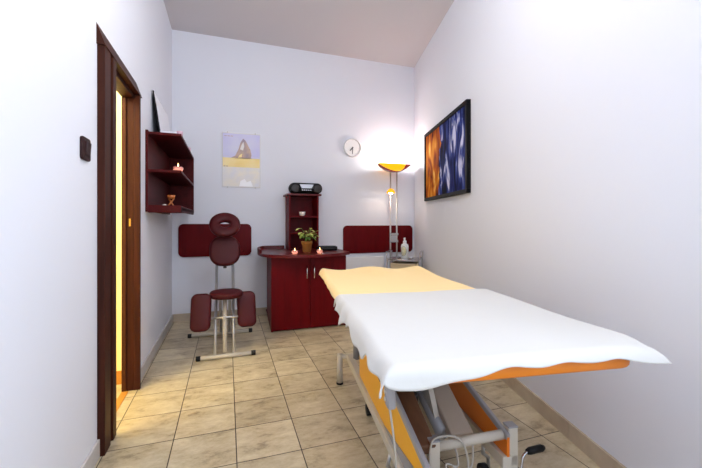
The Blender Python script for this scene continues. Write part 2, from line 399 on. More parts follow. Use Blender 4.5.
# oil burner: crossed wooden legs carrying a bowl
ob = thing('oil_burner', (-.42, 3.14, 1.222), 'orange wooden oil burner with crossed legs on the wall shelf bottom board', 'oil burner')
lg = MB()
for s_ in (-1, 1):
    lg.tube([(-.42 - s_ * .026, 3.14 - .01, 1.224), (-.42 + s_ * .02, 3.14 + .01, 1.296)], .0065, 8)
lg.build('leg', M['wood'], ob)
MB().lathe([(.012, .07), (.026, .074), (.031, .098), (.027, .098), (.02, .08), (0, .078)], (-.42, 3.14, 1.222), seg=20).build('bowl', M['wood'], ob)
tag(MB().lathe([(.008, 0), (.014, .002), (.016, .014), (.010, .024), (0, .026)], (-.462, 3.11, 1.222), seg=16).build('small_shell', M['cup'], None, (-.462, 3.11, 1.222)), 'tiny white knob beside the oil burner on the wall shelf', 'ornament')

# ------------------------------------------------------------------ poster, clock, wall panels, painting
po = thing('poster', (.157, BY, 1.51), 'mountain poster with yellow band in a clip frame on the back wall', 'poster')
X0, X1, Z0, Z1 = -.059, .373, 1.512, 2.15
MB().box2((X0, BY - .010, Z0), (X1, BY, Z1), .002).build('backing_board', M['clockrim'], po)
pr = MB(); W_, H_ = X1 - X0, Z1 - Z0
def pp(poly, m, d): pr.prism([(X0 + W_ * u, BY - d, Z0 + H_ * v) for u, v in poly], (0, .0006, 0), m)
pp([(.02, .53), (.98, .53), (.98, .98), (.02, .98)], M['sky'], .0108)
pp([(.20, .53), (.34, .58), (.42, .70), (.47, .82), (.54, .90), (.61, .86), (.68, .76), (.73, .70), (.76, .60), (.74, .53)], M['rock'], .0114)
pp([(.46, .70), (.50, .78), (.55, .84), (.57, .76), (.54, .68)], M['haze'], .0117)
pp([(.40, .54), (.46, .60), (.52, .62), (.50, .55)], M['gold'], .0118)
pp([(.02, .37), (.98, .37), (.98, .54), (.02, .54)], M['gold'], .0114)
pp([(.02, .02), (.98, .02), (.98, .37), (.02, .37)], M['haze'], .0108)
pp([(.44, .02), (.47, .12), (.58, .16), (.64, .10), (.74, .13), (.80, .02)], M['snow'], .0114)
for k in range(3): pp([(.06 + .08 * k, .925), (.12 + .08 * k, .925), (.12 + .08 * k, .937), (.06 + .08 * k, .937)], M['rock'], .0114)
for k in range(2): pp([(.04 + .06 * k, .375), (.09 + .06 * k, .375), (.09 + .06 * k, .389), (.04 + .06 * k, .389)], M['rock'], .0119)
pr.build('print', M['sky'], po)
for zz in (Z0, Z1):
    for xx in (X0 + .06, X1 - .06): MB().box((xx, BY - .008, zz), (.014, .016, .014), None, .001).build('clip', M['steel'], po)

ck = thing('wall_clock', (1.531, BY, 2.069), 'round white wall clock on the back wall above the cabinet', 'clock')
cc = (1.531, BY, 2.069)
MB().lathe([(.118, 0), (.122, .012), (.120, .026), (.112, .030), (.106, .026), (.104, .016), (0, .016)], cc, (0, -1, 0), 48).build('rim', M['clockrim'], ck)
fc = MB().lathe([(0, .0162), (.1045, .0162), (.1045, .0185), (0, .0185)], cc, (0, -1, 0), 40, smooth=False).build('face', M['clockface'], ck)
for k in range(12):
    a = k * PI / 6; R = Matrix.Rotation(a, 3, 'Y')
    MB().box(Vector(cc) + Vector((.092 * math.sin(a), -.019, .092 * math.cos(a))), (.004, .001, .012), R).build('hour_mark', M['clockrim'], fc)
def clock_hand(ang, ln, w, off):
    a = math.radians(ang); d = Vector((math.sin(a), 0, math.cos(a)))
    MB().box(Vector(cc) + d * (ln / 2 - .012) + Vector((0, -off, 0)), (w, .0015, ln), Matrix.Rotation(a, 3, 'Y')).build('clock_hand', M['hand'], ck)
clock_hand(180, .092, .009, .0205); clock_hand(222, .066, .013, .0225)

def wall_panel(x0, x1, z0, z1, label):
    t = thing('wall_panel', ((x0 + x1) / 2, BY, z0), label, 'wall panel', 'dark red wall panels')
    MB().pad(((x0 + x1) / 2, BY - .012, (z0 + z1) / 2), (1, 0, 0), (0, 0, 1), (0, -1, 0), x1 - x0, z1 - z0, .018, .055, .004).build('panel', M['redwood'], t)
    f = MB()
    for fx in (.12, .88): f.lathe([(.012, 0), (.012, .003), (.008, .004), (0, .004)], (x0 + (x1 - x0) * fx, BY - .024, z0 + .05), (0, -1, 0), 16)
    f.build('screw_cap', M['redwood'], t)
wall_panel(-.515, .268, .715, 1.086, 'dark red rounded panel on the wall behind the massage chair')
wall_panel(1.405, 2.405, .700, 1.062, 'dark red rounded panel on the wall behind the floor lamp')

lp = thing('low_panel', (1.62, BY, .28), 'plain white flat panel low on the back wall between cabinet and trolley', 'panel')
MB().box2((1.275, BY - .045, .28), (1.965, BY - .012, .655), .006).build('front_plate', M['upvc'], lp)
MB().box2((1.33, BY - .014, .33), (1.90, BY, .60), .002).build('wall_bracket', M['upvc'], lp)
# painting on the right wall: its own frame, local Y along the wall
PY0, PY1 = 2.558, 3.795
pt = thing('painting', (rwx(PY0), PY0, 1.358), 'large orange and blue painting in a black frame on the right wall', 'painting')
pl = (Vector((rwx(PY1), PY1, 0)) - Vector((rwx(PY0), PY0, 0))).length; ph_ = .80
pt.rotation_euler = (0, 0, -math.atan(0.258))
ORIG[pt] = Vector((0, 0, 0))
f = MB(); w_ = .035
for lo, hi in (((-.04, 0, 0), (0, pl, w_)), ((-.04, 0, ph_ - w_), (0, pl, ph_)), ((-.04, 0, w_), (0, w_, ph_ - w_)), ((-.04, pl - w_, w_), (0, pl, ph_ - w_))): f.box2(lo, hi, .003)
f.build('frame', M['frameblack'], pt)
MB().box2((-.026, w_ - .002, w_ - .002), (-.004, pl - w_ + .002, ph_ - w_ + .002), 0).build('canvas', M['canvas'], pt)

# ------------------------------------------------------------------ cabinet with worktop, tower, things on it
CX0, CX1, CYF, CYB = .415, 1.205, 3.67, 4.385
cb = thing('cabinet', (.81, 4.0, 0), 'dark red two-door cabinet with curved worktop against the back wall', 'cabinet')
c_ = MB(); t_ = .018
c_.prism([(CX0, CYF, 0), (CX0 + t_, CYF, 0), (CX0 + .05, CYB, 0), (CX0 + .032, CYB, 0)], (0, 0, .755)); c_.box2((CX1 - t_, CYF, .0), (CX1, CYB, .755)); c_.box2((CX0 + .05, CYB - .01, .05), (CX1 - t_, CYB, .755)); c_.box2((CX0 + t_, CYF + .02, .05), (CX1 - t_, CYB - .01, .068)); c_.box2((CX0 + t_, CYF + .022, 0), (CX1 - t_, CYF + .04, .05)); c_.box2((CX0 + t_, CYF + .02, .735), (CX1 - t_, CYB - .01, .755))
c_.build('body', M['redwood'], cb)
mid = .812
def door(x0, x1, hx):
    d = MB().box2((x0, CYF - .018, .012), (x1, CYF, .748), .003).build('door', M['redwood'], cb)
    h = MB(); h.tube([(hx, CYF - .018, .518), (hx, CYF - .038, .532), (hx, CYF - .043, .585), (hx, CYF - .038, .640), (hx, CYF - .018, .654)], .006, 10)
    h.build('handle', M['chrome'], d)
door(CX0 + .001, mid - .0015, mid - .036); door(mid + .0015, CX1 - .001, mid + .040)
def arc(pts, n=10):
    out = []                                  # Catmull-Rom through the points
    for i in range(len(pts) - 1):
        p0, p1, p2, p3 = (Vector(pts[max(i - 1, 0)]), Vector(pts[i]), Vector(pts[i + 1]), Vector(pts[min(i + 2, len(pts) - 1)]))
        for k in range(n):
            t = k / n
            out.append(0.5 * ((2 * p1) + (p2 - p0) * t + (2 * p0 - 5 * p1 + 4 * p2 - p3) * t * t + (3 * p1 - p0 - 3 * p2 + p3) * t ** 3))
    out.append(Vector(pts[-1])); return out
edge = arc([(.40, 4.385, 0), (.325, 4.18, 0), (.312, 3.92, 0), (.345, 3.70, 0), (.45, 3.55, 0), (.66, 3.475, 0), (.90, 3.49, 0), (1.10, 3.56, 0), (1.262, 3.70, 0)], 8)
poly = edge + [Vector((1.262, 4.385, 0))]
wt = MB(); wt.prism([p + Vector((0, 0, .755)) for p in poly], (0, 0, .03)); bmesh.ops.bevel(wt.bm, geom=[e for e in wt.bm.edges if abs(e.verts[0].co.z - e.verts[1].co.z) < 1e-6], offset=.005, segments=2, affect='EDGES')
wt.build('worktop', M['redtop'], cb)
lip = MB(); le = [p for p in edge if p.y > 3.80]
inn = [p + (Vector((.8, 4.1, 0)) - p).normalized() * .018 for p in le]
lip.prism([p + Vector((0, 0, .785)) for p in le + list(reversed(inn))], (0, 0, .04)); lip.box2((.40, 4.367, .785), (.65, 4.385, .825))
lip.build('back_lip', M['redtop'], cb)
# tower of shelves
TX0, TX1, TY0, TY1, TZ = .668, 1.018, 4.12, 4.385, 1.435
tw = thing('shelf_tower', (.84, 4.25, .785), 'narrow dark red open shelf tower standing on the cabinet worktop', 'shelf')
for x in (TX0, TX1 - .018): MB().box2((x, TY0, .785), (x + .018, TY1, TZ - .02), .002).build('side_panel', M['redwood'], tw)
MB().box2((TX0 + .018, TY1 - .01, .785), (TX1 - .018, TY1, TZ - .02)).build('back_panel', M['redwood'], tw)
MB().box2((TX0 - .03, TY0 - .02, TZ - .02), (TX1 + .03, TY1, TZ), .003).build('top_board', M['redtop'], tw)
for z in (1.178, .985): MB().box2((TX0 + .018, TY0 + .006, z - .018), (TX1 - .018, TY1 - .01, z), .002).build('shelf_board', M['redwood'], tw)
# radio
rc = Vector((.875, 4.20, TZ)); rd = thing('radio', rc, 'black portable radio cassette player lying on top of the shelf tower', 'radio')
MB().pad(rc + Vector((0, 0, .069)), (1, 0, 0), (0, 0, 1), (0, -1, 0), .395, .132, .15, .064, .045).build('body', M['black'], rd)
for s_ in (-1, 1):
    g = MB(); g.lathe([(.046, 0), (.046, .006), (.040, .008), (0, .010)], rc + Vector((s_ * .130, -.072, .062)), (0, -1, 0), 28); g.build('speaker_grille', M['dark'], rd)
MB().prism([rc + Vector(p) for p in ((-.082, -.074, .112), (.082, -.074, .112), (.06, -.074, .066), (-.06, -.074, .066))], (0, -.006, 0)).build('control_panel', M['silver'], rd)
bt = MB()
for k in range(5): bt.box(rc + Vector((-.048 + .024 * k, -.077, .045)), (.016, .006, .010), None, .001)
bt.build('button', M['silver'], rd)
MB().box2(rc + Vector((-.10, -.055, 0)), rc + Vector((.10, .055, .006)), .002).build('foot', M['rubber'], rd)
# white cup on the tower shelf
cpv = Vector((.835, 4.19, 1.178))
tag(MB().lathe([(.018, 0), (.022, .003), (.034, .025), (.037, .050), (.033, .050), (.028, .025), (0, .012)], cpv, seg=28).build('ceramic_cup', M['cup'], None, cpv), 'small white cup on the upper board of the shelf tower', 'cup')
# potted plant
pv = Vector((.808, 3.80, .785)); pp_ = thing('potted_plant', pv, 'small variegated green plant in brown pot on the cabinet worktop', 'plant')
MB().lathe([(.042, 0), (.045, .003), (.052, .08), (.060, .092), (.061, .118), (.054, .118), (.051, .096), (0, .094)], pv, seg=32).build('pot', M['terracotta'], pp_)
MB().lathe([(0, .092), (.051, .093), (.05, .102), (.02, .107), (0, .107)], pv, seg=24).build('soil', M['soil'], pp_)
st = MB(); leaves = []
rnd = random.Random(3)
for k in range(15):
    a = rnd.uniform(0, 2 * PI); reach = rnd.uniform(.02, .085); hh = rnd.uniform(.05, .15)
    if k == 0: a, reach, hh = -.15, .10, .12
    if k == 1: a, reach, hh = PI + .2, .07, .15
    b0 = pv + Vector((rnd.uniform(-.02, .02), rnd.uniform(-.02, .02), .104)); e0 = b0 + Vector((reach * math.cos(a), reach * math.sin(a), hh))
    m0 = b0.lerp(e0, .5) + Vector((0, 0, .025)); st.tube([b0, m0, e0], .0028, 6)
    for frac in (1.0, .62):
        leaves.append((b0.lerp(e0, frac) + Vector((0, 0, .02 * (1 - frac))), a + rnd.uniform(-.9, .9), rnd.uniform(.05, .08), rnd.uniform(-.5, .45)))
st.build('stem', M['stem'], pp_)
def leafmesh(mb, p, a, ln, tilt, m):
    d = Vector((math.cos(a) * math.cos(tilt), math.sin(a) * math.cos(tilt), math.sin(tilt))); sd = Vector((-math.sin(a), math.cos(a), 0)); up = sd.cross(d) * -1
    rows = 7; vs = []; fs = []
    for i in range(rows + 1):
        t = i / rows; w = ln * .30 * math.sin(PI * min(t * .95 + .03, 1)) ** .8; c = p + d * ln * t + Vector((0, 0, -ln * .28 * t * t))
        vs += [c - sd * w + up * w * .25, c, c + sd * w + up * w * .25]
    for i in range(rows):
        b = i * 3; fs += [(b, b + 1, b + 4, b + 3), (b + 1, b + 2, b + 5, b + 4)]
    n = len(vs); vs += [v - Vector((0, 0, .0012)) for v in vs]
    fs += [tuple(n + q for q in reversed(f)) for f in fs]
    rim = [i * 3 for i in range(rows + 1)] + [i * 3 + 2 for i in range(rows, -1, -1)]
    for i in range(len(rim)):
        q, r = rim[i], rim[(i + 1) % len(rim)]; fs.append((q, r, r + n, q + n))
    mb._add(vs, fs, m, True)
for k, (p, a, ln, tl) in enumerate(leaves):
    lm = MB(); leafmesh(lm, p, a, ln, tl, None); lm.build('leaf', M['leaf'] if (k % 2 == 0 or p.z > pv.z + .18) else M['leafdark'], pp_)
tealight((.645, 3.62, .785), 'lit tea light left of the potted plant on the cabinet worktop', 'tea_light', 1.0, 'tea lights on the worktop')
tealight((.905, 3.62, .785), 'lit tea light right of the potted plant on the cabinet worktop', 'tea_light', 1.0, 'tea lights on the worktop')
ec = Vector((1.06, 3.92, .789)); cz = thing('leather_case', ec, 'flat black leather case on the right end of the cabinet worktop', 'case')
Rz = Matrix.Rotation(-.15, 3, 'Z')
MB().pad(ec + Vector((0, 0, .024)), Rz @ Vector((1, 0, 0)), Rz @ Vector((0, 1, 0)), (0, 0, 1), .235, .12, .048, .02, .014).build('case_body', M['black'], cz)
MB().box(ec + Rz @ Vector((0, -.061, .024)), (.235 * .8, .004, .004), Rz, .001).build('zip', M['dark'], cz)

# ------------------------------------------------------------------ massage chair
mc = thing('massage_chair', (-.03, 3.42, 0), 'dark red massage chair with tubular legs below the left wall panel', 'massage chair')
def foot_bar(xa, xb, y):
    o = MB().tube([(xa, y, .019), (xb, y, .019)], .017, 14).build('foot_bar', M['cream'], mc)
    for x, s_ in ((xa, -1), (xb, 1)): MB().tube([(x - s_ * .012, y, .020), (x + s_ * .022, y, .020)], .020, 14).build('end_cap', M['rubber'], o)
foot_bar(-.215, .20, 3.09); foot_bar(-.335, .215, 3.74)
for x in (-.095, .050): MB().tube([(x, 3.09, .03), (x, 3.34, .33), (x, 3.66, .74)], .0125, 12).build('frame_tube', M['steel'], mc)
for x in (-.060, .020): MB().tube([(x, 3.74, .03), (x, 3.52, .25), (x, 3.30, .455)], .0125, 12).build('frame_tube', M['steel'], mc)
MB().tube([(-.02, 3.12, .04), (-.02, 3.24, .30), (-.02, 3.30, .45)], .018, 14).build('seat_post', M['cream'], mc)
cr_ = MB(); cr_.tube([(-.19, 3.22, .30), (.16, 3.22, .30)], .011, 12); cr_.box((-.022, 3.215, .30), (.03, .035, .035), None, .004); cr_.build('cross_bar', M['steel'], mc)
MB().tube([(-.11, 3.44, .46), (.065, 3.44, .46)], .010, 12).build('cross_bar', M['steel'], mc)
MB().tube([(-.105, 3.63, .70), (.06, 3.63, .70)], .010, 12).build('cross_bar', M['steel'], mc)
bk = MB(); bk.box((-.022, 3.61, .72), (.03, .03, .10), None, .004); bk.tube([(-.022, 3.66, .70), (-.022, 3.68, .93), (-.022, 3.66, 1.03)], .010, 10); bk.lathe([(.014, 0), (.018, .004), (.018, .016), (.012, .022), (0, .022)], (-.022, 3.595, .70), (0, -1, 0), 14)
bk.build('bracket', M['dark'], mc)
MB().pad((-.010, 3.28, .487), (1, 0, 0), (0, 1, 0), (0, -.10, 1), .275, .30, .052, .13, .024).build('seat', M['vinyl'], mc)
# kneepads, sloping and slightly splayed
for x, tw_, yy in ((-.205, .04, 3.17), (.158, -.06, 3.25)):
    v_ = Vector((tw_ * .5, .28, .96)); n_ = Vector((0, -.96, .28))
    MB().pad((x, yy, .368 if x < 0 else .352), (1, 0, 0), v_, n_, .158, .305, .07, .05, .026).build('knee_pad', M['vinyl'], mc)
    MB().tube([(x, yy + .02, .31), (x * .5, 3.22, .30)], .010, 10).build('knee_bracket', M['steel'], mc)
MB().pad((-.022, 3.60, .835), (1, 0, 0), (0, .22, .97), (0, -.97, .22), .275, .29, .07, .115, .028).build('chest_pad', M['vinyl'], mc)
# face cradle: a padded ring
fcn = Vector((0, -.80, .60)).normalized(); fv = Vector((0, .60, .80)).normalized(); fcc = Vector((-.022, 3.575, 1.082))
rg = MB(); nA, nB = 40, 16; vs = []; fs = []
for i in range(nA):
    a = 2 * PI * i / nA; ux, uz = math.cos(a), math.sin(a)
    outer = Vector((.140 * ux, .136 * uz, 0)); inner = Vector((.046 * ux, .036 * uz, 0)); midp = (outer + inner) / 2; half = (outer - inner) / 2
    for k in range(nB):
        b = 2 * PI * k / nB
        cb_ = math.copysign(abs(math.cos(b)) ** .8, math.cos(b)); sb_ = math.copysign(abs(math.sin(b)) ** .7, math.sin(b))
        q = midp + half * cb_
        vs.append(fcc + Vector((1, 0, 0)) * q.x + fv * q.y + fcn * (.032 * sb_))
for i in range(nA):
    for k in range(nB):
        a, b = i * nB + k, i * nB + (k + 1) % nB; c, d = ((i + 1) % nA) * nB + (k + 1) % nB, ((i + 1) % nA) * nB + k
        fs.append((a, b, c, d))
rg._add(vs, fs, None, True); rg.build('face_cradle', M['vinyl'], mc)

# ------------------------------------------------------------------ floor lamp
LX, LY = 2.03, 4.20
fl = thing('floor_lamp', (LX, LY, 0), 'chrome floor lamp with glowing yellow and red bowl in the back corner', 'floor lamp')
MB().lathe([(.125, 0), (.128, .008), (.120, .018), (.03, .026), (0, .026)], (LX, LY, 0), seg=40).build('base', M['steel'], fl)
for s_ in (-1, 1): MB().tube([(LX + s_ * .045, LY, .02), (LX + s_ * .045, LY, 1.75)], .0095, 12).build('pole', M['steel'], fl)
jb = MB()
for z in (.86, .95): jb.box((LX, LY, z), (.125, .028, .030), None, .006)
jb.box((LX, LY, .905), (.07, .022, .07), None, .004)
jb.build('pole_clamp', M['chrome'], fl)
# boat-shaped bowl: left two thirds amber glass, right third red
def bowl(name, m, want):
    mb = MB(); nu, nv = 40, 24; vs = []; fs = []; nrow = nv + 1; off = (nu + 1) * nrow
    for lay in (0, 1):
        th = .006 * lay
        for i in range(nu + 1):
            u = -1 + 2 * i / nu
            wid = .15 * math.sqrt(max(1 - abs(u) ** 2.2, 0)) + .006; ztop = 1.835 + .018 * u * u * u * u; dep = .088 * (1 - abs(u) ** 1.8) + .005
            for k in range(nv + 1):
                v = -1 + 2 * k / nv
                vs.append(Vector((LX + .228 * u, LY - .015 + (wid - th) * math.sin(v * PI / 2), ztop - dep * math.cos(v * PI / 2) + th * (1 - abs(v)))))
    sel = {(i, k) for i in range(nu) for k in range(nv) if want(-1 + (2 * i + 1) / nu, abs(-1 + (2 * k + 1) / nv))}
    for (i, k) in sel:
        a = i * nrow + k; q = (a, a + 1, a + 1 + nrow, a + nrow)
        fs.append(q); fs.append(tuple(off + z for z in reversed(q)))
        for (di, dk, e) in ((-1, 0, (a, a + 1)), (1, 0, (a + nrow, a + 1 + nrow)), (0, -1, (a, a + nrow)), (0, 1, (a + 1, a + 1 + nrow))):
            if (i + di, k + dk) not in sel: fs.append((e[0], e[1], off + e[1], off + e[0]))
    mb._add(vs, fs, None, True)
    bmesh.ops.delete(mb.bm, geom=[v for v in mb.bm.verts if not v.link_faces], context='VERTS')
    return mb.build(name, m, fl)
is_red = lambda u, v: v < .34 + .0 * u or u > .42 - .25 * (1 - v)
bowl('yellow_bowl_glass', M['amber'], lambda u, v: not is_red(u, v))['label'] = 'glowing yellow glass of the bowl'
bowl('red_bowl_shell', M['redglass'], is_red)['label'] = 'dark red underside and end of the bowl'
MB().tube([(LX - .06, LY, 1.845), (LX + .06, LY, 1.845)], .011, 12).build('halogen_tube', M['bulb'], fl)
rl = MB(); rl.tube([(LX - .045, LY, 1.50), (LX - .060, LY - .04, 1.515), (LX - .075, LY - .07, 1.515)], .006, 8); ra = rl.build('reading_arm', M['chrome'], fl)
MB().lathe([(.012, .052), (.034, .042), (.052, .012), (.056, -.004), (.052, -.004), (.048, .010), (.03, .036), (0, .044)], (LX - .075, LY - .075, 1.478), seg=28).build('reading_shade', M['amber'], fl)
MB().lathe([(.0, -.016), (.014, -.012), (.022, .004), (.016, .022), (.008, .036), (0, .038)], (LX - .075, LY - .075, 1.472), seg=18).build('reading_bulb', M['bulb'], fl)

# ------------------------------------------------------------------ trolley with bottle
tr = thing('trolley', (2.0, 3.92, 0), 'chrome trolley with raised side handles in the corner under the lamp', 'trolley')
tc0 = Vector((2.03, 3.885, 0)); ang = math.radians(-36); e1 = Vector((math.cos(ang), math.sin(ang), 0)); e2 = Vector((-math.sin(ang), math.cos(ang), 0))
def tp(a, b, z): return tc0 + e1 * a + e2 * b + Vector((0, 0, z))
hw, hd = .19, .165
for sa in (-1, 1):
    for sb in (-1, 1):
        lgm = MB().tube([tp(sa * hw, sb * hd, .055), tp(sa * hw, sb * hd, .665)], .009, 10).build('leg', M['chrome'], tr)
        w = MB(); w.tube([tp(sa * hw, sb * hd, .025) - e1 * .009, tp(sa * hw, sb * hd, .025) + e1 * .009], .025, 16); w.box(tp(sa * hw, sb * hd, .050), (.022, .022, .016), Matrix.Rotation(ang, 3, 'Z')); w.build('castor', M['rubber'], lgm)
for sa in (-1, 1):
    x_ = sa * (hw + .0); MB().tube(arc([tp(x_, -hd, .660), tp(x_ + sa * .004, -hd, .735), tp(x_ + sa * .006, -hd + .02, .755), tp(x_ + sa * .006, hd - .02, .755), tp(x_ + sa * .004, hd, .735), tp(x_, hd, .660)], 6), .008, 10).build('side_handle', M['chrome'], tr)
Rt = Matrix.Rotation(ang, 3, 'Z')
for z in (.665, .40, .15):
    g = MB()
    for sb in (-1, 1): g.tube([tp(-hw, sb * hd, z), tp(hw, sb * hd, z)], .007, 8); g.tube([tp(sb * hw, -hd, z), tp(sb * hw, hd, z)], .007, 8)
    rim = g.build('shelf_rail', M['chrome'], tr)
    MB().box(tp(0, 0, z - .004), (2 * hw - .014, 2 * hd - .014, .008), Rt, .002).build('shelf_plate', M['tray'], rim)
sbx = thing('storage_box', tp(0, 0, .404), 'beige box on the middle shelf of the trolley', 'box')
MB().box(tp(0, 0, .50), (.30, .26, .19), Rt, .006).build('box_body', M['box'], sbx)
MB().box(tp(0, 0, .607), (.31, .27, .024), Rt, .006).build('box_lid', M['box'], sbx)
bv = Vector((2.008, 3.85, .669)); bo = thing('pump_bottle', bv, 'white pump bottle standing on top of the trolley', 'bottle')
MB().lathe([(.038, 0), (.044, .006), (.045, .15), (.040, .168), (.022, .182), (.018, .190), (0, .190)], bv, seg=36).build('bottle_body', M['bottle'], bo)
MB().lathe([(.019, .188), (.021, .192), (.021, .212), (.010, .220), (.007, .244), (0, .244)], bv, seg=24).build('pump_collar', M['bottle'], bo)
pm = MB(); pm.tube([bv + Vector((.008, .008, .244)), bv + Vector((-.01, -.012, .246)), bv + Vector((-.024, -.026, .238))], .008, 10); pm.build('pump_nozzle', M['bottle'], bo)
# curved label on the front
lb = MB(); vs = []; fs = []; na = 14
f0 = math.atan2(-3.86, -2.055)
for i in range(na + 1):
    t = -1 + 2 * i / na; a = f0 - .30 + t * .75; hz = .056 * math.sqrt(max(1 - t * t, .0)) + .001
    for r in (.0450, .0464):
        for z in (-hz, hz): vs.append(bv + Vector((r * math.cos(a), r * math.sin(a), .092 + z)))
for i in range(na):
    b = i * 4; c = b + 4
    fs += [(b + 2, c + 2, c + 3, b + 3), (b, b + 1, c + 1, c), (b + 1, b + 3, c + 3, c + 1), (b, c, c + 2, b + 2)]
lb._add(vs, fs, None, True); lo_ = lb.build('label', M['label'], bo)
ln_ = MB(); pts = []
for i in range(25):
    q = 2 * PI * i / 24; a = f0 - .30 + math.cos(q) * .75; pts.append(bv + Vector((.0467 * math.cos(a), .0467 * math.sin(a), .092 + .056 * math.sin(q))))
ln_.tube(pts, .0013, 6); ln_.build('label_outline', M['labelline'], lo_)

# ------------------------------------------------------------------ massage table
TA = math.radians(8.5); A = Vector((math.sin(TA), math.cos(TA), 0)); B = Vector((math.cos(TA), -math.sin(TA), 0)); P0 = Vector((.70, .66, 0))
def T(s, t, z): return P0 + A * s + B * t + Vector((0, 0, z))
RT = Matrix.Rotation(-TA, 3, 'Z')
mt = thing('massage_table', T(.95, .025, 0), 'height adjustable massage table with yellow side plates under the sheets', 'massage table')
def tbox(s0, s1, t0, t1, z0, z1, bevel=.003, mb=None):
    mb = mb or MB(); return mb.box(T((s0 + s1) / 2, (t0 + t1) / 2, (z0 + z1) / 2), (t1 - t0, s1 - s0, z1 - z0), RT, bevel)
ZT = .745
cu_ = MB(); cu_.pad(T(.957, .035, ZT - .026), B, A, (0, 0, 1), .71, 1.735, .052, .05, .018); cu_.build('mattress', M['cushion'], mt)
fm = MB()
for t in (-.24, .30): tbox(.36, 1.75, t - .02, t + .02, .635, .685, .003, fm)
for s in (.38, .72, 1.10, 1.72): tbox(s - .02, s + .02, -.24, .30, .640, .680, .003, fm)
fm.build('top_frame', M['cream'], mt)
bd = MB(); tbox(.36, 1.74, -.28, .34, .675, .688, .001, bd); bd.build('top_board', M['brownboard'], mt)
# base rails, side plates
for t, s_a in ((-.155, .30), (.25, .49)):
    rb = MB(); tbox(s_a, 1.66, t - .020, t + .020, .158, .205, .004, rb); rail = rb.build('base_rail', M['cream'], mt)
for t, s_a, za in ((-.158, .30, .268), (.248, .49, .178)):
    def q(s, z): return T(s, t, z)
    pz = lambda s: za + .205 * s
    sp_ = MB(); sp_.prism([q(s_a, .203), q(1.32, .203), q(1.32, pz(1.32)), q(s_a, pz(s_a))], B * .010); plate = sp_.build('side_plate', M['yellowplate'] if t < 0 else M['yellowplate_shaded'], mt); plate['label'] = 'yellow side plate' if t < 0 else 'yellow side plate with shade painted in as orange'
    sm_ = (s_a + 1.32) / 2
    tu = MB(); tu.box((q(sm_, pz(sm_)) + B * .005), (.018, (1.32 - s_a) * 1.02, .026), RT @ Matrix.Rotation(math.atan(.205), 3, 'X'), .005); tu.build('plate_edge', M['grey'], plate)
    if t < 0:
        gs = MB(); gs.prism([T(.30, t - .004, .203), T(.80, t - .004, .203), T(.30, t - .004, .285)], B * .018); gs.build('gusset', M['grey'], plate)
# lift arm, actuator, boards
la = MB(); la.box(T(.96, .100, .415), (.095, .85, .045), RT @ Matrix.Rotation(math.radians(23), 3, 'X'), .006); la.build('lift_arm', M['beige'], mt)
la = MB(); la.box(T(.95, -.075, .42), (.075, .95, .045), RT @ Matrix.Rotation(math.radians(20), 3, 'X'), .006); la.build('lift_arm', M['brownboard'], mt)
gp = MB(); gp.prism([T(.60, .028, .19), T(.84, .028, .19), T(.92, .028, .47), T(.80, .028, .47)], B * .022); gp.build('lift_bracket', M['cream'], mt)
ac = MB(); ac.tube([T(.62, .045, .24), T(1.35, .045, .46)], .030, 16); ac.tube([T(1.30, .045, .445), T(1.55, .045, .62)], .016, 12); ac.build('actuator', M['grey'], mt)
mo = MB(); tbox(.72, .98, -.13, -.02, .22, .36, .012, mo); mo.build('motor_housing', M['dark'], mt)
bb = MB(); bb.box(T(1.05, -.05, .50), (.30, .70, .012), RT @ Matrix.Rotation(math.radians(10), 3, 'X'), .002); bb.build('cover_board', M['brownboard'], mt)
# vertical bearers joining base and top at the far pivot
for t in (-.125, .215): MB().tube([T(1.58, t, .20), T(1.58, t, .64)], .022, 12).build('bearer', M['grey'], mt)
# near end frame: two posts with a round cross bar
ep = MB(); tbox(.50, .54, -.062, -.022, .05, .285, .004, ep); e1_ = ep.build('end_post', M['cream'], mt)
ep = MB(); tbox(.50, .54, .262, .302, .05, .305, .004, ep); e2_ = ep.build('end_post', M['cream'], mt)
for e_, t, z in ((e1_, -.042, .285), (e2_, .282, .305)):
    cp = MB(); tbox(.499, .541, t - .021, t + .021, z, z + .006, .002, cp); cp.build('post_cap', M['grey'], e_)
MB().tube([T(.52, -.03, .258), T(.52, .27, .276)], .018, 14).build('cross_bar', M['cream'], mt)
fx = MB(); tbox(.49, .55, -.20, .34, .03, .065, .004, fx); tbox(.35, .39, -.165, -.02, .17, .21, .004, fx); tbox(.39, .50, -.06, -.02, .15, .19, .003, fx); tbox(.50, .54, .235, .302, .16, .20, .003, fx)
fx.build('base_cross_member', M['cream'], mt)
ff = MB(); ff.tube([T(1.67, -.235, .188), T(1.67, .29, .188)], .017, 12); ff.build('base_cross_member', M['cream'], mt)
for t in (-.222, .265):
    ft = MB().tube([T(1.67, t, .012), T(1.67, t, .205)], .020, 16).build('foot', M['cream'], mt)
    MB().lathe([(.021, 0), (.023, .003), (.022, .014), (0, .014)], T(1.67, t, 0), seg=20).build('foot_pad', M['rubber'], ft)
for t in (-.18, .32):
    MB().lathe([(.024, 0), (.026, .004), (.024, .030), (0, .030)], T(.52, t, 0), seg=20).build('foot_pad', M['rubber'], mt)
for s, t in ((1.25, -.118), (.66, -.185), (1.33, .225), (.66, .25)):
    cs_ = MB(); cs_.tube([T(s, t - .014, .032), T(s, t + .014, .032)], .032, 20); cw = cs_.build('castor', M['rubber'], mt)
    ck_ = MB(); ck_.tube([T(s, t + .022, .032), T(s, t + .022, .09), T(s, t * .98 + .002, .11), T(s, max(min(t, .25), -.165), .172)], .008, 8); ck_.build('castor_fork', M['steel'], cw)
# black rocker pedal by the near left castor
pd = MB(); pd.pad(T(.58, -.235, .105), B, A, Vector((0, 0, 1)), .085, .10, .03, .03, .012); pd.tube([T(.58, -.2, .10), T(.56, -.165, .17)], .010, 8); pd.build('pedal', M['rubber'], mt)
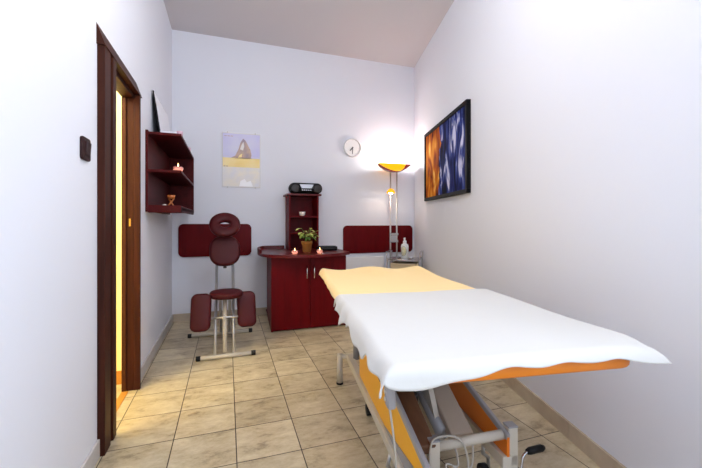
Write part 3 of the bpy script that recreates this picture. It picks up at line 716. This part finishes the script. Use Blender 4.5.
# crank lever at the near right
cl_ = MB(); cl_.tube(arc([T(.55, .30, .06), T(.56, .352, .08), T(.572, .375, .135), T(.575, .40, .155)], 5), .006, 10); lev = cl_.build('crank_lever', M['chrome'], mt)
MB().tube([T(.575, .395, .152), T(.576, .41, .155), T(.577, .465, .160), T(.578, .478, .161)], .014, 14, rs=[.010, .0145, .0145, .009]).build('crank_handle', M['black'], lev)
lv = MB(); lv.tube([T(1.50, .27, .64), T(1.50, .42, .36), T(1.50, .43, .31)], .006, 8); lv.lathe([(.006, -.02), (.013, -.012), (.013, .012), (.006, .02)], T(1.50, .43, .30), seg=14); lv.build('side_lever', M['chrome'], mt)
# hand control hanging on the left side, with its cable
hcv = T(.235, -.298, .632)
hc = MB(); hc.pad(hcv, A, (-.10, -.08, 1), -B, .036, .125, .026, .012, .009); hand = hc.build('hand_control', M['grey'], mt)
bn = MB()
for k in range(4): bn.lathe([(.006, 0), (.006, .003), (0, .003)], hcv - B * .013 + Vector((0, 0, .036 - .022 * k)), -B, 12)
bn.build('button', M['cream'], hand)
MB().box(T(.235, -.28, .685), (.03, .03, .012), RT, .002).build('hook', M['grey'], hand)
MB().tube(arc([hcv - Vector((0, 0, .055)), T(.262, -.275, .45), T(.30, -.25, .28), T(.36, -.20, .185), T(.45, -.10, .20), T(.60, -.06, .26)], 6), .0035, 8).build('cable', M['cable'], hand)
cb2 = MB(); cb2.tube(arc([T(.49, -.065, .16), T(.485, -.07, .25), T(.50, -.045, .300), T(.50, .04, .298), T(.488, .075, .25), T(.485, .08, .16), T(.485, .03, .13), T(.50, .0, .2), T(.50, .05, .19), T(.56, .06, .25)], 6), .004, 8); cb2.tube(arc([T(.49, .02, .20), T(.48, .06, .18), T(.49, .10, .19), T(.50, .11, .26)], 6), .004, 8); cb2.build('mains_cable', M['cable'], mt)

# ------------------------------------------------------------------ sheets on the table
def fbm(x, y, seed=0):
    v = 0
    for k, (fx_, fy_, am, ph) in enumerate(((3.1, 2.3, 1, .3), (5.7, -4.1, .6, 1.7), (-8.3, 9.1, .4, 2.9), (14.0, 6.0, .22, .9), (9.0, -17.0, .18, 4.1))):
        v += am * math.sin(fx_ * x + fy_ * y + ph + seed * 1.3 + 1.4 * math.sin(1.7 * y * (k + 1) + .8 * x + seed))
    return v / 2.4
def cloth(name, s_lo, s_hi, Ln, Lf, tL, tR, Ll, Lr, z, material, zfun, hemL, hemN, ns=150, ntt=110, rr=.022, flatR=0.0, thick=.004, famp=1.0, cdrop=0.0, tip=0.0):
    """sheet over the table: s_lo/s_hi, tL/tR the edges it bends over; Ln/Lf/Ll/Lr how far it hangs past them"""
    mb = MB(); vs = []; fs = []
    def bend(w, r):
        if w <= 0: return 0.0, 0.0
        th = min(w / r, PI / 2 * .93); o = r * math.sin(th); d = r * (1 - math.cos(th)); rest = max(0, w - r * th)
        return o + rest * math.cos(th), d + rest * math.sin(th)
    for i in range(ns + 1):
        for j in range(ntt + 1):
            u = i / ns; v = j / ntt
            s0 = s_lo - Ln + (s_hi + Lf - s_lo + Ln) * u; t0 = tL - Ll + (tR + Lr - tL + Ll) * v
            # hem length varies along the edge
            ws = s_lo - s0; wl_ = tL - t0; wr = t0 - tR; wf_ = s0 - s_hi
            if ws > 0: ws *= hemN(t0)
            if wl_ > 0: wl_ *= hemL(s0)
            if ws > 0 and wl_ > 0:
                kq = 1 - .30 * min(ws, wl_) / max(ws, wl_); ws *= kq; wl_ *= kq
            os_, ds = bend(ws, rr); ol, dl = bend(wl_, rr); orr, dr_ = bend(wr, .30 if flatR else rr); of, df = bend(wf_, .08)
            s = min(max(s0, s_lo), s_hi) - os_ + of; t = min(max(t0, tL), tR) - ol + orr
            t += tip * sm(.29, .41, t0) * (1 - sm(.0, .10, s0))
            if wl_ > 0: t -= (.5 + .5 * math.sin(s0 * 31 + 2 * math.sin(s0 * 9))) * .016 * famp * min(wl_ / .06, 1)
            if ws > 0: s -= (.5 + .5 * math.sin(t0 * 23 + 1.5 * math.sin(t0 * 7))) * .008 * min(ws / .05, 1)
            zz = z - max(ds, dl) - dr_ - df + zfun(s0, t0) * (1 if max(ws, wl_) <= 0 else max(0.0, 1 - max(ws, wl_) / .03))
            zz -= cdrop * sm(.26, .45, t0) * (1 - sm(0, .16, s0))
            vs.append(T(s, t, zz))
    for i in range(ns):
        for j in range(ntt):
            a = i * (ntt + 1) + j; fs.append((a, a + 1, a + ntt + 2, a + ntt + 1))
    mb._add(vs, fs, None, True)
    o = mb.build(name, material, None, T((s_lo + s_hi) / 2, (tL + tR) / 2, z))
    md = o.modifiers.new('thickness', 'SOLIDIFY'); md.thickness = thick; md.offset = 1.0
    return o
def sm(a, b, x):
    t = max(0.0, min(1.0, (x - a) / (b - a))); return t * t * (3 - 2 * t)
def z_yellow(s, t):
    far = sm(1.45, 1.80, s)
    return .002 * (1 + fbm(s * 2, t * 2, 2)) + far * .012 * (1 + math.sin(t * 15 + 1.2) * .9)
tag(cloth('yellow_sheet', .105, 1.822, .016, .03, -.322, .392, .035, .03, ZT + .006, M['terry'], z_yellow, lambda s: 1 + .15 * math.sin(s * 7), lambda t: (.85 + .3 * math.sin(t * 6 + 1.2)) * (1 - .6 * sm(.2, .4, t)), famp=.3),
    'yellow terry sheet covering the massage table under the white sheet', 'sheet')
def z_white(s, t): return .005 * (1 + fbm(s * 1.6, t * 1.6, 5)) * .8 + .0015
def hl_white(s): return 1 + .28 * math.sin(s * 19 + 1) + .14 * math.sin(s * 47)
def hn_white(t): return 1.22 - .62 * sm(-.30, -.02, t) + .05 * math.sin(t * 40)
tag(cloth('white_sheet', .075, .90, .050, .035, -.334, .383, .062, .028, ZT + .0145, M['sheet'], z_white, hl_white, hn_white, flatR=1, cdrop=.030, tip=.045),
    'crumpled white cotton sheet spread over the near half of the massage table', 'sheet')

# ------------------------------------------------------------------ lamps and daylight
def point(name, loc, power, rgb, r): 
    l = bpy.data.lights.new(name, 'POINT'); l.energy = power; l.color = rgb; l.shadow_soft_size = r
    o = bpy.data.objects.new(name, l); o.location = loc; COL.objects.link(o); return o
point('lamp_light', (LX, LY - .015, 1.90), 9, (1.0, .95, .88), .05)
point('reading_light', (LX - .075, LY - .075, 1.45), .5, (1.0, .9, .75), .02)
point('hall_light', (WX - .75, 1.9, 2.3), 70, (1.0, .90, .66), .08)
# ceiling lamp above the near end of the table
cx_, cy_ = .40, 1.55
cp = thing('ceiling_lamp', (cx_, cy_, HC - .145), 'round opal glass ceiling lamp above the middle of the massage table', 'ceiling lamp')
MB().lathe([(.05, 0), (.17, -.01), (.17, -.03), (0, -.03)], (cx_, cy_, HC), seg=32).build('mount', M['upvc'], cp)
MB().lathe([(.16, -.03), (.19, -.05), (.17, -.10), (.09, -.135), (0, -.145)], (cx_, cy_, HC), seg=40).build('shade', M['lampglass'], cp)
point('ceiling_light', (cx_, cy_, HC - .34), 43, (.98, .97, .96), .16)
def daylight(loc, rot, sx, sy, power):
    l = bpy.data.lights.new('daylight', 'AREA'); l.shape = 'RECTANGLE'; l.size = sx; l.size_y = sy; l.energy = power; l.color = (.74, .85, 1.0)
    o = bpy.data.objects.new('daylight', l); o.location = loc; o.rotation_euler = rot; COL.objects.link(o)
daylight(((WA + WB) / 2, RY - .09, (WZ0 + WZ1) / 2), (PI / 2, 0, 0), WB - WA - .1, WZ1 - WZ0 - .1, 9)
daylight(tuple(Vector((rwx(RW0 / 2 + RW1 / 2), RW0 / 2 + RW1 / 2, (WZ0 + WZ1) / 2)) - RN * .09), (PI / 2, 0, PI / 2 - math.atan(.258)), RW1 - RW0 - .1, WZ1 - WZ0 - .1, 48)
w = bpy.data.worlds.new('world'); scene.world = w; w.use_nodes = True
w.node_tree.nodes['Background'].inputs[0].default_value = (.75, .86, 1, 1); w.node_tree.nodes['Background'].inputs[1].default_value = 1.0

# ------------------------------------------------------------------ camera
cd = bpy.data.cameras.new('camera'); cam = bpy.data.objects.new('camera', cd); COL.objects.link(cam)
cam.location = (0, 0, 1.108); cam.rotation_euler = (PI / 2, 0, -.332)
cd.sensor_fit = 'HORIZONTAL'; cd.sensor_width = 36; cd.lens = 36 * 358.6 / 702
cd.shift_y = -12 / 702; cd.clip_start = .02
scene.camera = cam
scene.view_settings.view_transform = 'Standard'; scene.view_settings.look = 'None'; scene.view_settings.gamma = 1; scene.view_settings.use_curve_mapping = False
scene.view_settings.exposure = 0.03
scene.cycles.max_bounces = 10; scene.cycles.diffuse_bounces = 6
